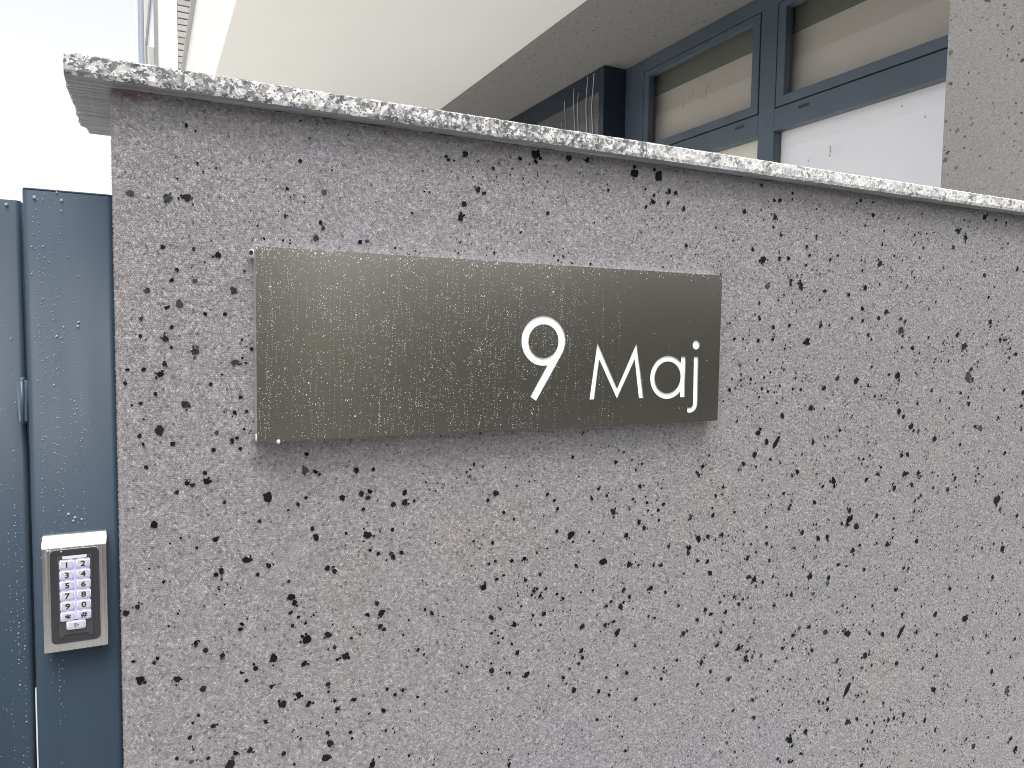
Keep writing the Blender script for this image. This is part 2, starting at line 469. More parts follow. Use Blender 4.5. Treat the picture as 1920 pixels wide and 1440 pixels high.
rng = np.random.default_rng(11)
FLECKS = "523,-247,52,0 510,-257,29,0 616,-256,33,0 635,-282,33,0 714,-255,31,0 701,-271,35,0 799,-257,41,0 785,-278,26,0 927,-246,36,0 936,-231,42,0 1033,-232,47,0 1023,-243,37,1 745,-298,54,0 799,-320,44,0 810,-332,41,0 814,-287,29,0 850,-293,38,0 839,-303,32,0 817,-301,22,0 841,-321,29,0 963,-324,49,0 969,-288,37,0 962,-310,25,0 1015,-323,28,0 1081,-267,25,0 1138,-297,36,0 1157,-322,39,0 662,-328,76,0 635,-319,30,0 773,-341,49,0 697,-327,22,0 706,-343,21,0 864,-371,33,0 932,-364,68,0 953,-363,40,0 986,-362,40,0 1002,-366,22,0 911,-379,54,0 908,-389,30,0 727,-381,71,0 780,-393,58,0 800,-397,26,0 832,-401,32,0 848,-403,36,0 931,-405,40,0 954,-409,40,0 962,-432,52,0 1051,-414,48,0 1072,-405,32,0 1173,-409,33,0 553,-359,37,0 575,-358,40,0 598,-351,22,0 513,-359,26,0 524,-356,26,0 605,-388,35,0 578,-394,32,0 527,-385,32,0 504,-395,58,0 769,-437,46,0 827,-442,53,0 860,-454,39,0 782,-451,35,0 744,-454,32,0 735,-460,31,0 764,-466,52,0 770,-459,26,0 1056,-452,48,0 1070,-458,61,0 1092,-467,35,0 1076,-473,26,0 1118,-459,32,0 1134,-476,23,0 1169,-502,49,0 1157,-502,33,0 1034,-501,44,0 1022,-485,38,0 953,-500,49,0 966,-510,40,0 1002,-512,41,0 987,-491,31,0 616,-413,30,0 606,-424,41,0 590,-420,27,0 648,-434,33,0 637,-425,28,0 684,-429,20,0 571,-436,22,0 534,-435,27,0 613,-455,41,0 631,-452,19,0 593,-454,27,0 519,-447,40,0 687,-488,48,0 734,-493,43,0 758,-511,58,0 751,-490,32,0 559,-464,48,0 519,-472,32,0 531,-490,24,0 539,-483,20,0 904,-536,55,0 935,-516,40,0 824,-492,27,0 838,-497,24,0 992,-549,34,0 1036,-588,57,0 1060,-598,32,0 1056,-611,64,0 983,-572,50,0 797,-541,29,0 687,-530,42,0 689,-543,37,0 682,-552,28,0 565,-512,38,0 583,-552,55,0 520,-533,51,0 552,-543,27,0 652,-570,36,0 674,-597,48,0 723,-609,34,0 781,-587,38,0 738,-587,26,0 856,-612,36,0 890,-584,33,0 947,-599,46,0 970,-620,37,0 1015,-644,44,0 940,-639,31,0 1178,-586,43,0 1134,-631,36,0 1164,-630,23,0 32,-174,30,0 103,-197,43,0 101,-186,28,0 79,-198,34,0 86,-201,28,1 67,-209,31,0 125,-227,26,0 180,-224,74,0 231,-191,54,1 244,-194,36,0 250,-198,21,0 302,-196,40,0 327,-196,28,0 282,-234,52,0 310,-231,44,0 322,-228,41,0 319,-237,37,0 357,-250,41,0 374,-249,48,0 374,-234,48,0 231,-230,27,0 220,-238,27,0 207,-245,18,0 40,-249,50,0 113,-276,40,0 240,-275,30,0 245,-288,52,0 318,-292,66,0 356,-288,29,0 169,-257,26,0 152,-309,56,0 181,-321,36,0 166,-331,29,0 113,-324,29,0 120,-319,37,0 261,-334,43,0 271,-339,43,0 357,-329,41,0 370,-324,35,0 323,-315,25,0 50,-325,22,0 90,-285,20,0 19,-354,39,0 6,-360,44,0 210,-369,60,0 215,-377,42,0 209,-391,30,0 220,-399,24,0 145,-397,26,0 143,-404,29,0 212,-410,30,0 230,-409,24,0 339,-412,54,0 319,-411,32,0 333,-396,35,0 338,-431,41,0 344,-437,38,0 231,-433,67,0 261,-431,43,0 87,-414,34,0 99,-425,37,0 120,-436,38,0 186,-453,57,0 162,-462,39,0 228,-468,46,0 287,-467,56,0 275,-470,25,0 41,-426,25,0 37,-431,25,0 13,-425,22,0 21,-451,50,0 64,-458,51,0 95,-478,43,1 183,-492,36,0 261,-504,40,0 150,-477,27,0 144,-465,24,0 220,-512,52,0 234,-528,43,0 198,-521,60,0 299,-535,41,0 271,-531,31,0 343,-561,42,0 361,-540,32,0 373,-536,36,0 175,-541,33,0 107,-532,38,0 89,-513,23,0 82,-522,20,0 78,-541,29,0 154,-577,45,0 264,-593,53,0 259,-614,65,0 326,-640,51,0 199,-593,36,0 128,-591,74,1 62,-566,26,0 101,-575,26,0 294,-583,28,0 296,-593,25,0 19,170,48,1 62,168,54,1 83,170,57,1 257,194,42,1 208,194,21,0 252,152,32,0 256,145,29,1 246,131,50,1 307,130,38,0 317,131,27,1 55,106,29,0 91,106,27,1 120,100,45,0 71,78,27,1 65,65,27,0 37,51,34,1 139,55,51,1 92,65,32,1 4,33,31,1 73,35,54,1 59,30,29,0 104,23,25,0 128,23,25,0 29,15,27,1 64,5,25,0 56,-10,42,1 63,-21,20,0 28,-7,22,0 91,-26,50,1 139,-40,46,1 149,-34,18,0 153,-41,18,0 55,-42,32,1 31,-49,29,0 50,-55,42,0 109,-69,28,0 13,-49,22,0 10,-66,22,0 44,-80,25,0 27,-92,22,0 17,-94,17,0 79,-94,50,1 146,-87,28,0 139,-107,26,0 154,-106,21,0 48,-128,67,1 25,-133,34,0 63,-145,35,0 29,-144,20,0 116,-133,28,1 135,-145,33,0 112,-156,28,0 232,-168,27,0 1089,228,47,0 1086,210,29,0 1106,197,33,0 1037,166,43,0 1064,149,68,0 1104,153,40,0 1127,155,47,0 1198,201,37,0 1173,180,33,0 1135,113,40,0 1162,105,63,0 1077,101,54,1 1058,68,29,0 1227,97,42,0 1060,39,36,0 1219,29,53,0 1058,-2,40,0 1184,-2,67,0 1136,28,37,0 1095,24,47,0 1095,1,40,0 1340,108,55,0 1293,92,39,0 1335,66,47,0 1306,46,39,0 1337,41,39,0 1384,48,48,0 1406,61,60,0 1453,48,40,0 1467,43,37,0 1380,158,67,0 1385,198,35,0 1354,254,47,0 1332,232,31,0 1625,243,59,0 1653,231,59,0 1715,280,64,0 1612,207,46,1 1513,199,29,0 1455,23,81,1 1356,13,43,0 1365,4,28,0 1493,-13,49,0 1544,10,33,0 1641,16,51,0 1757,48,57,0 1797,8,53,0 1861,-25,54,0 1745,103,39,0 1847,172,45,0 1726,152,56,1 1668,-8,94,1 1326,-80,71,0 1451,-71,81,0 1424,-69,36,0 1384,-113,32,0 1688,-76,121,1 1236,-94,53,0 1272,-74,58,1 1117,-87,29,0 1151,-94,33,0 1173,-95,30,0 1126,-144,52,0 1202,-132,64,0 1066,-176,55,0 1089,-193,55,0 1113,-196,85,2 1060,-217,62,0 1212,-200,50,0 1252,-191,31,0 1502,-181,70,0 1461,-148,69,0 1475,-159,41,0 1582,-212,68,0 1526,-192,50,1 1740,-193,75,1 1722,-190,44,0 1664,-112,39,0 1695,-138,48,0 1805,-173,40,0 1672,-229,48,0 1495,-241,54,0 1476,-242,49,0 1488,-283,70,0 1533,-284,50,0 1344,-240,32,0 1358,-243,32,0 1370,-287,44,0 1274,-283,78,0 1244,-291,39,0 1172,-257,45,0 1458,-311,70,0 1660,-305,48,0 1840,-257,50,0 1898,-116,69,0 1894,-148,46,0 1899,-204,46,0 1222,-321,44,0 1154,-329,39,0 1324,-347,58,0 1324,-366,91,0 1347,-383,75,0 1303,-372,41,0 1192,-380,52,0 1237,-396,56,0 1263,-396,53,0 1099,-391,39,0 1637,-330,54,0 1586,-321,35,0 1528,-344,35,0 1526,-368,39,0 1461,-377,30,0 1407,-367,42,0 1514,-309,48,0 1819,-368,113,0 1835,-391,61,1 1902,-413,58,0 1539,-435,61,0 1445,-431,60,0 1339,-433,62,0 1359,-424,42,0 1852,-488,86,0 1298,-458,53,0 1322,-464,29,0 1376,-478,38,0 1220,-472,60,0 1271,-482,53,0 1270,-493,49,1 1125,-518,35,0 1615,-612,72,0 1724,-637,93,0 1820,-553,62,0 1663,-559,55,0 1479,-536,52,0 1503,-594,48,0 1334,-609,79,0 1443,-627,52,0 1402,-620,43,0 1502,-633,92,2 1554,-644,44,0 1221,-576,44,0 1195,-574,48,1 1270,-595,61,1 1233,-626,53,0 1151,-608,40,0 1391,-667,76,0 1413,-691,38,0 1383,-691,34,0 1493,-701,57,0 1629,-709,59,0 1527,-677,31,0 1839,-786,67,0 1809,-693,43,0 1924,-720,49,0 1306,-663,50,1 1341,-730,92,2 1625,-788,68,0 1284,-740,45,0 1271,-745,33,0 1285,-760,46,0 1078,-698,39,0 1083,-734,39,0 1346,-802,72,0 1375,-801,51,0 1476,-826,48,0 1493,-826,44,0 1524,-823,44,0 1599,-854,59,0 1638,-884,46,0 1425,-841,39,0 1224,-795,61,0 1181,-803,72,0 1188,-817,40,0 1482,-805,31,0 1457,-784,39,0 1746,-839,33,0 1904,-848,88,1 1932,-975,69,0 1785,-959,62,1 1956,-1006,75,0 1982,-887,35,0 1150,-834,40,0 1181,-848,40,0 1396,-909,52,0 1675,-943,42,0 1398,-873,34,0 466,270,51,0 487,220,47,0 498,216,33,0 465,197,47,0 459,176,51,0 584,283,73,0 644,285,55,0 678,286,40,0 771,275,78,0 821,275,90,0 844,252,43,0 720,242,26,0 842,232,32,0 876,226,38,0 1014,232,45,0 811,231,42,0 1100,260,47,0 1131,276,29,0 607,195,30,0 557,274,34,0"
fl = np.array([[int(t) for t in e.split(',')] for e in FLECKS.split()], float)
fx, fz, fr_, ft = fl[:, 0]/1000, 1.45+fl[:, 1]/1000, fl[:, 2]/1e4*1.13, fl[:, 3].astype(int)
# small flecks: loose clusters and singles, denser to the right
sx, sz, sr = [], [], []
def inside(x, z):
    return 0.004 < x < 2.02 and (1.45-0.60-0.26*x) < z < ZT-0.006
while len(sx) < 5300:
    x = rng.uniform(0, 2.02)
    if rng.random() > 0.11 + 0.89*min(1, x/1.25):
        continue
    z = rng.uniform(0.35, ZT)
    if not inside(x, z):
        continue
    k = 1 if rng.random() < 0.6 else int(rng.integers(2, 7))
    for q in range(k):
        px, pz = x + rng.normal(0, 0.011)*(q > 0), z + rng.normal(0, 0.009)*(q > 0)
        if inside(px, pz):
            sx.append(px); sz.append(pz); sr.append(min(0.0042, 0.00085*math.exp(abs(rng.normal(0, 0.60)))))
sx, sz, sr = np.array(sx), np.array(sz), np.array(sr)
allx = np.concatenate([fx, sx]); allz = np.concatenate([fz, sz]); allr = np.concatenate([fr_, sr])
allt = np.concatenate([ft, (rng.random(len(sx)) < 0.12).astype(int)])

# ---- grain relief: one dome per grain of sand, a lattice of peaks and pits
SP = 0.0029
HH = SP*0.8660254
U0, U1, Z0, Z1 = -0.022, 2.04, 1.45-1.13, ZT+0.009
NX = int((U1-U0)/SP); NZ = int((Z1-Z0)/HH)
jj, ii = np.meshgrid(np.arange(NZ), np.arange(NX), indexing='ij')
cu = U0 + (ii + 0.5*(jj % 2))*SP + rng.uniform(-0.42*SP, 0.42*SP, (NZ, NX))
cz = Z0 + jj*HH + rng.uniform(-0.42*SP, 0.42*SP, (NZ, NX))
# the rows wander, so no lattice shows
wx = np.zeros((NZ, NX)); wz = np.zeros((NZ, NX))
for q in range(14):
    kx, kz = rng.normal(0, 1), rng.normal(0, 1)
    kk = rng.uniform(0.16, 0.42)/math.hypot(kx, kz)
    ph = rng.uniform(0, 6.28)
    wv = np.sin((ii*kx + jj*kz)*kk + ph)
    wx += wv*SP*0.11*rng.normal(0, 1); wz += np.cos((ii*kz - jj*kx)*kk + ph)*SP*0.11*rng.normal(0, 1)
cu = cu + np.clip(wx, -2.5*SP, 2.5*SP); cz = cz + np.clip(wz, -2.5*SP, 2.5*SP)
ch = 0.00075 + rng.normal(0, 0.00042, (NZ, NX))
big = rng.random((NZ, NX)) < 0.05
ch[big] += 0.0004
tone = np.clip(rng.normal(0.60, 0.115, (NZ, NX)), 0.05, 0.9)
tone[rng.random((NZ, NX)) < 0.06] = 0.95
tone[rng.random((NZ, NX)) < 0.010] = 0.1
pressed = np.zeros((NZ, NX), bool)
for x, z, r, t in zip(allx, allz, allr, allt):
    if r < 0.0009:
        continue
    j0, j1 = int((z-r-Z0)/HH)-4, int((z+r-Z0)/HH)+5
    i0, i1 = int((x-r-U0)/SP)-5, int((x+r-U0)/SP)+5
    j0, i0 = max(j0, 0), max(i0, 0)
    d = np.hypot(cu[j0:j1, i0:i1]-x, cz[j0:j1, i0:i1]-z)
    pr = d < r*0.95
    if t == 1:
        pr &= rng.random(pr.shape) < 0.72          # a fleck half covered by grains
    pressed[j0:j1, i0:i1] |= pr
ch[pressed] = 0.0001
red = np.zeros((NZ, NX))
for rx, rz, ra, rb in ((0.020, 1.7385, 0.010, 0.0055), (0.0265, 1.7365, 0.007, 0.006), (0.014, 1.741, 0.006, 0.003), (0.047, 1.741, 0.007, 0.004), (0.052, 1.7385, 0.003, 0.004)):
    dd = ((cu-rx)/ra)**2 + ((cz-rz)/rb)**2
    red = np.maximum(red, np.clip(1.2-dd, 0, 0.55)*(rng.random((NZ, NX)) < 0.6))

ev = (np.arange(NZ) % 2 == 0)
A = np.full((NZ, NX, 3), np.nan); B = np.full((NZ, NX, 3), np.nan)
P = np.stack([cu, cz, tone], -1)
for par in (0, 1):
    J = np.arange(par, NZ-1, 2)
    c0, c1 = P[J], P[J+1]
    if par == 0:
        A[J, :-1] = (c0[:, :-1]+c0[:, 1:]+c1[:, :-1])/3
        B[J, :-1] = (c1[:, :-1]+c1[:, 1:]+c0[:, 1:])/3
    else:
        A[J, :-1] = (c0[:, :-1]+c0[:, 1:]+c1[:, 1:])/3
        B[J, :-1] = (c1[:, :-1]+c1[:, 1:]+c0[:, :-1])/3
nC = NZ*NX
idx = np.arange(nC).reshape(NZ, NX)
iA, iB = idx+nC, idx+2*nC
zlow = 1.45 - 0.60 - 0.262*np.clip(cu, 0, 3)
keep = (jj > 0) & (jj < NZ-2) & (ii > 0) & (ii < NX-2) & (cz > zlow)
faces = []
for par in (0, 1):
    K = keep & (jj % 2 == par)
    J, I = np.nonzero(K)
    c = idx[J, I]
    if par == 0:
        ring = [iA[J, I], iB[J, I-1], iA[J, I-1], iB[J-1, I-1], iA[J-1, I-1], iB[J-1, I]]
    else:
        ring = [iA[J, I], iB[J, I], iA[J, I-1], iB[J-1, I-1], iA[J-1, I], iB[J-1, I]]
    for k in range(6):
        faces.append(np.stack([c, ring[k], ring[(k+1) % 6]], -1))
faces = np.concatenate(faces)
uz = np.concatenate([P[..., :2].reshape(-1, 2), A[..., :2].reshape(-1, 2), B[..., :2].reshape(-1, 2)])
hh = np.concatenate([ch.ravel(), rng.normal(-0.0009, 0.0002, 2*nC)])
tn = np.concatenate([tone.ravel(), A[..., 2].ravel()*0.52, B[..., 2].ravel()*0.52])  # pits toned darker: shade between the grains put into the colour
rd = np.concatenate([red.ravel(), np.roll(red, 0).ravel(), red.ravel()])
used = np.unique(faces)
remap = np.full(3*nC, -1, np.int64)
remap[used] = np.arange(len(used))
faces = remap[faces].astype(np.int32)
uz, hh, tn, rd = uz[used], hh[used], np.nan_to_num(tn[used], nan=0.4), rd[used]
R = 0.005                                           # rounded arris at the wall's free end
u = uz[:, 0]
lift = 0.0012                                        # keep the relief in front of the core
ang = np.clip((R-u)/R, 0, math.pi/2)
px = np.where(u >= R, u, R-R*np.sin(ang))
py = np.where(u >= R, 0.0, R-R*np.cos(ang))
ex = np.maximum(0, (R-R*math.pi/2) - u)
py = py + ex
nx_, ny_ = -np.sin(ang), -np.cos(ang)
co = np.stack([px+nx_*hh, py+ny_*hh, uz[:, 1]], -1).astype(np.float32)
me = bpy.data.meshes.new('plaster_face')
me.vertices.add(len(co)); me.vertices.foreach_set('co', co.ravel())
me.loops.add(faces.size); me.loops.foreach_set('vertex_index', faces.ravel())
me.polygons.add(len(faces))
me.polygons.foreach_set('loop_start', np.arange(0, faces.size, 3, dtype=np.int32))
me.polygons.foreach_set('loop_total', np.full(len(faces), 3, np.int32))
me.polygons.foreach_set('use_smooth', np.ones(len(faces), bool))
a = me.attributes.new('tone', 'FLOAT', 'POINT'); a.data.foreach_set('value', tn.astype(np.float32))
a = me.attributes.new('red', 'FLOAT', 'POINT'); a.data.foreach_set('value', rd.astype(np.float32))
me.update()
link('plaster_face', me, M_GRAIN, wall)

# ---- the dark mineral flecks, thin jagged chips lying in the plaster
fv, ff, ftone = [], [], []
def chip(x, z, r, t, elong=None, tone=None):
    n = 7 if r < 0.0022 else 11
    th = rng.uniform(0, 6.28)
    e = rng.uniform(1.0, 1.4) if elong is None else elong
    if tone is None:
        tone = {0: rng.uniform(0.0, 0.42), 1: rng.uniform(0.45, 0.7), 2: 0.2}[t]
    b = len(fv)
    ct, s_ = math.cos(th), math.sin(th)
    if t == 2:
        ct, s_ = math.cos(0.95), math.sin(0.95)
        e = 3.0
    fv.append((x, -0.00112, z)); ftone.append(tone)
    for k in range(n):
        q = 2*math.pi*(k+rng.uniform(-0.3, 0.3))/n
        rr = r*rng.uniform(0.66, 1.12)
        a_, b_ = rr*math.cos(q)*math.sqrt(e), rr*math.sin(q)/math.sqrt(e)
        fv.append((x+a_*ct-b_*s_, -0.00092-rng.uniform(0, 0.0002), z+a_*s_+b_*ct)); ftone.append(min(1.0, tone*rng.uniform(0.8, 1.2)))
    for k in range(n):
        ff.append((b, b+1+k, b+1+(k+1) % n))
for x, z, r, t in zip(allx, allz, allr, allt):
    if z > ZT-0.003 or x < 0.006:
        continue
    t = int(t)
    tone = 0.97 if (abs(x-0.552) < 0.02 and abs(z-1.3) < 0.02 and r > 0.006) else None
    if r > 0.0035 and t != 2:
        chip(x, z, r*0.9, t, None, tone)
        for q in range(int(rng.integers(0, 5))):    # crumbs round a larger fleck
            a_ = rng.uniform(0, 6.28)
            chip(x+math.cos(a_)*r*rng.uniform(0.7, 1.5), z+math.sin(a_)*r*rng.uniform(0.7, 1.5), r*rng.uniform(0.18, 0.45), t)
    else:
        chip(x, z, r, t)
me = bpy.data.meshes.new('fleck')
me.from_pydata(fv, [], ff)
a = me.attributes.new('tone', 'FLOAT', 'POINT'); a.data.foreach_set('value', np.array(ftone, np.float32))
o = link('fleck', me, M_FLECK, wall)
o['kind'] = 'stuff'

# ---- granite coping slabs with split, uneven edges
def slab(name, x0, x1, mat, seed, rough):
    rg = random.Random(seed)
    bm = bmesh.new()
    y0, y1, z0, z1 = -0.030, 0.256, ZT, ZT+0.0255
    n = max(8, int((x1-x0)/0.006))
    def nz(a): return rg.gauss(0, a)
    rows = []
    prof = [('u', 0.2), ('u', -0.012), ('f', 0.0), ('f', 0.3), ('f', 0.7), ('f', 1.0), ('t', 0.02), ('t', 0.12), ('t', 0.2), ('t', y1)]
    # profile from underside to top, closed round the back
    for i in range(n+1):
        x = x0 + (x1-x0)*i/n
        row = []
        row.append((x, y1+nz(rough), z0))
        row.append((x, 0.12, z0+nz(0.0002)))
        row.append((x, -0.012, z0+nz(0.0003)))
        row.append((x, y0+0.002+nz(rough*0.5), z0-0.0002+nz(rough*0.6)))
        for t in (0.2, 0.45, 0.7, 0.9):
            row.append((x, y0+nz(rough*0.55), z0+(z1-z0)*t))
        row.append((x, y0+0.0022+nz(rough*0.4), z1-0.0004+nz(rough*0.25)))
        row.append((x, y0+0.012, z1+nz(0.0002)))
        row.append((x, 0.12, z1))
        row.append((x, y1+nz(rough), z1))
        rows.append([bm.verts.new(p) for p in row])
    k = len(rows[0])
    for i in range(n):
        for j in range(k):
            f = bm.faces.new([rows[i][j], rows[i+1][j], rows[i+1][(j+1) % k], rows[i][(j+1) % k]])
            f.material_index = 1 if j in (0, 1, 2) else 0
    bm.faces.new(rows[0][::-1])
    bm.faces.new(rows[-1])
    bmesh.ops.recalc_face_normals(bm, faces=bm.faces)
    return obj(name, bm, mat, wall), rows
def jag_end(o, x0):
    # split left end: push the end ring in and out, cut it finely in depth
    me = o.data
    bm = bmesh.new(); bm.from_mesh(me)
    ends = [e for e in bm.edges if all(abs(v.co.x-x0) < 1e-5 for v in e.verts) and abs(e.verts[0].co.y-e.verts[1].co.y) > 0.05]
    bmesh.ops.subdivide_edges(bm, edges=ends, cuts=22, use_grid_fill=False)
    rg = random.Random(4)
    for v in bm.verts:
        if abs(v.co.x-x0) < 1e-5:
            back = 0.026*max(0, (v.co.y-0.215)/0.041) if v.co.y > 0.215 else 0
            v.co.x += rg.gauss(0, 0.0016 if v.co.y > 0 else 0.0005) + back - 0.0004
    bmesh.ops.recalc_face_normals(bm, faces=bm.faces)
    bm.to_mesh(me); bm.free()
s1, _ = slab('coping_slab', -0.0455, 0.7722, M_GRAN, 1, 0.0007)
s1.data.materials.append(M_SAWN)
jag_end(s1, -0.0455)
s2, _ = slab('coping_slab', 0.7734, 1.62, M_GRAN2, 2, 0.0005)
s2.data.materials.append(M_SAWN)
s3, _ = slab('coping_slab', 1.6212, 3.23, M_GRAN2, 3, 0.0005)
s3.data.materials.append(M_SAWN)
s1['label'] = 'coarse black and white granite slab at the free end of the coping'
s2['label'] = 'paler, finer granite slab of the coping'
del s2['label']

# ================================================================ NAME PLATE
SY = -0.030
SX0, SX1, SZ0, SZ1 = 0.1634, 0.9409, 1.45-0.1446, 1.45+0.1112
plate = thing('name_plate', 'brushed steel street name plate reading 9 Maj, beaded with rain', 'sign', ((SX0+SX1)/2, 0.0, SZ0))
def local(o, root):
    # geometry is written in world coordinates; move it into the root's frame
    M_ = Matrix.Translation(root.location) @ root.rotation_euler.to_matrix().to_4x4()
    o.data.transform(M_.inverted())
    return o
def arc(cx, cz, r, a0, a1, n):
    return [(cx+r*math.cos(a0+(a1-a0)*k/n), cz+r*math.sin(a0+(a1-a0)*k/n)) for k in range(n+1)]
D2 = math.pi/180
def circ(cx, cz, r, n=56):
    return arc(cx, cz, r, 0, 2*math.pi*(1-1/n), n-1)
# outlines in millimetres, x along the wall, z from the lens height
nx0, nz0, nR, nr = 588.5, -6.6, 38.8, 26.2
dxx, dzz = 0.528, 0.849
th0 = math.atan2(-dxx, dzz)
tin = math.atan2(-38.1, 6.95)
nine = arc(nx0, nz0, nR, th0, 2*math.pi+tin, 60) + [(566.3, -93.4), (577.0, -100.2)]
emm = [(673.9, -100.4), (686.6, -7.8), (690.0, -12.0), (726.9, -83.1), (760.6, -12.0), (763.8, -7.8), (779.9, -100.5), (770.7, -100.5), (760.3, -35.8), (727.4, -100.4), (726.6, -100.4), (690.9, -35.7), (682.9, -100.4)]
emm = [(673.9, -100.4), (686.9, -7.8), (726.9, -83.1), (763.6, -7.8), (779.9, -100.5), (770.7, -100.5), (760.3, -35.8), (727.0, -100.4), (690.9, -35.7), (682.9, -100.4)]
ay = -66.3
aa = math.atan2(25.2, 26.8)
aye = [(866.2, -30.9), (856.3, -30.9)] + arc(829.4, ay, 36.8, aa, 2*math.pi-aa, 60) + [(856.3, -101.0), (866.2, -101.0)]
jay = [(883.9, -31.1), (893.9, -31.1), (894.6, -111.0)] + arc(878.8, -112.6, 15.8, 0, -112*D2, 16) + [(872.4, -119.0)] + arc(879.0, -113.4, 6.2, -100*D2, 0, 8)
glyphs = {'digit': [nine, circ(nx0, nz0-0.6, nr)], 'capital_letter': [emm], 'round_letter': [aye, circ(829.2, ay, 27.1)], 'hooked_letter': [jay, circ(888.2, -10.7, 7.9, 32)]}
def curve_mesh(name, loops, ext, y):
    cu_ = bpy.data.curves.new(name, 'CURVE')
    cu_.dimensions = '2D'
    cu_.fill_mode = 'BOTH'
    cu_.extrude = ext
    for lp in loops:
        sp = cu_.splines.new('POLY')
        sp.points.add(len(lp)-1)
        for p_, (a_, b_) in zip(sp.points, lp):
            p_.co = (a_, b_, 0, 1)
        sp.use_cyclic_u = True
    tmp = bpy.data.objects.new(name, cu_)
    C.objects.link(tmp)
    dg = bpy.context.evaluated_depsgraph_get()
    me_ = bpy.data.meshes.new_from_object(tmp.evaluated_get(dg))
    bpy.data.objects.remove(tmp)
    me_.transform(Matrix(((1, 0, 0, 0), (0, 0, -1, y), (0, 1, 0, 0), (0, 0, 0, 1))))
    me_.name = name
    return me_
mm = lambda lp: [(a_/1000, 1.45+b_/1000) for a_, b_ in lp]
rect = [(SX0, SZ0), (SX1, SZ0), (SX1, SZ1), (SX0, SZ1)]
cut = [rect] + [mm(lp) for g in glyphs.values() for lp in g]
local(link('face_plate', curve_mesh('face_plate', cut, 0.0006, SY+0.0006), M_STEEL, plate), plate)
for nm, g in glyphs.items():
    local(link(nm, curve_mesh(nm, [mm(lp) for lp in g], 0.0004, SY+0.0024), M_WHITE, plate), plate)
# a backing board just behind, so that the cut edges of the letters close on something
t = 0.0012
local(bx('backing_board', (SX0+0.004, SX1-0.004, SY+0.0030, SY+0.0050, SZ0+0.004, SZ1-0.004), M_WHITE, plate), plate)
local(bx('side_panel', (SX0, SX0+t, SY+0.0013, -0.0010, SZ0+0.0005, SZ1-0.0005), M_SIDE, plate), plate)
local(bx('side_panel', (SX1-t, SX1, SY+0.0013, -0.0010, SZ0+0.0005, SZ1-0.0005), M_SIDE, plate), plate)
local(bx('top_panel', (SX0+t+0.0002, SX1-t-0.0002, SY+0.0013, -0.0010, SZ1-t, SZ1), M_SIDE, plate), plate)
local(bx('bottom_panel', (SX0+t+0.0002, SX1-t-0.0002, SY+0.0013, -0.0010, SZ0, SZ0+t), M_SIDE, plate), plate)
def blob(name, x, y, z, rx, ry, rz, mat, seed):
    bm = bmesh.new()
    bmesh.ops.create_icosphere(bm, subdivisions=3, radius=1)
    rg = random.Random(seed)
    ph = [rg.uniform(0, 6.28) for _ in range(4)]
    for v_ in bm.verts:
        k = 1 + 0.16*math.sin(3*v_.co.x+ph[0]+2*v_.co.z) + 0.12*math.sin(5*v_.co.z+ph[1])
        v_.co = Vector((x+v_.co.x*rx*k, y+v_.co.y*ry, z+v_.co.z*rz*k))
    return obj(name, bm, mat, plate, True)
# silicone squeezed out at the two left corners, the upper one with a small hole
sb = blob('sealant', SX0-0.001, -0.006, SZ1-0.008, 0.0056, 0.005, 0.0066, M_SEAL, 1); local(sb, plate)
hb = blob('sealant_hole', SX0-0.0035, -0.0108, SZ1-0.0062, 0.0024, 0.0016, 0.0032, M_HOLE, 2); local(hb, plate)
sb = blob('sealant', SX0+0.0004, -0.020, SZ0+0.004, 0.0022, 0.009, 0.0055, M_SEAL, 3); local(sb, plate)

# ================================================================ RAIN
def drops(name, pts, mat, label, cat='raindrops'):
    # pts: (x, y, z, radius, nx, ny) ; low domes whose axis is the surface normal (horizontal)
    nseg = 7
    rings = [(1.0, 0.0), (0.78, 0.42), (0.42, 0.66)]
    tv, tf = [], []
    for rr, h_ in rings:
        for k in range(nseg):
            q = 2*math.pi*k/nseg
            tv.append((rr*math.cos(q), h_, rr*math.sin(q)))
    tv.append((0, 0.72, 0))
    for r_ in range(2):
        for k in range(nseg):
            a_, b_ = r_*nseg+k, r_*nseg+(k+1) % nseg
            tf += [(a_, b_, b_+nseg), (a_, b_+nseg, a_+nseg)]
    for k in range(nseg):
        tf.append((2*nseg+k, 2*nseg+(k+1) % nseg, 3*nseg))
    tv = np.array(tv); tf = np.array(tf)
    P_ = np.array(pts)
    n_ = len(P_)
    r_ = P_[:, 3]
    nx__, ny__ = P_[:, 4], P_[:, 5]
    tx, ty = -ny__, nx__
    st = np.array([rng.uniform(0.95, 1.35) for _ in range(n_)])
    X = P_[:, 0, None] + r_[:, None]*(tv[None, :, 0]*tx[:, None] + tv[None, :, 1]*nx__[:, None])
    Y = P_[:, 1, None] + r_[:, None]*(tv[None, :, 0]*ty[:, None] + tv[None, :, 1]*ny__[:, None])
    Zz = P_[:, 2, None] + (r_*st)[:, None]*tv[None, :, 2]
    vv = np.stack([X, Y, Zz], -1).reshape(-1, 3).astype(np.float32)
    fcs = (tf[None] + (np.arange(n_)*len(tv))[:, None, None]).reshape(-1, 3).astype(np.int32)
    me = bpy.data.meshes.new(name)
    me.vertices.add(len(vv)); me.vertices.foreach_set('co', vv.ravel())
    me.loops.add(fcs.size); me.loops.foreach_set('vertex_index', fcs.ravel())
    me.polygons.add(len(fcs))
    me.polygons.foreach_set('loop_start', np.arange(0, fcs.size, 3, dtype=np.int32))
    me.polygons.foreach_set('loop_total', np.full(len(fcs), 3, np.int32))
    me.polygons.foreach_set('use_smooth', np.ones(len(fcs), bool))
    me.update(calc_edges=True)
    me.validate()
    o = link(name, me, mat)
    o['kind'] = 'stuff'
    o['label'] = label
    o['category'] = cat
    return o

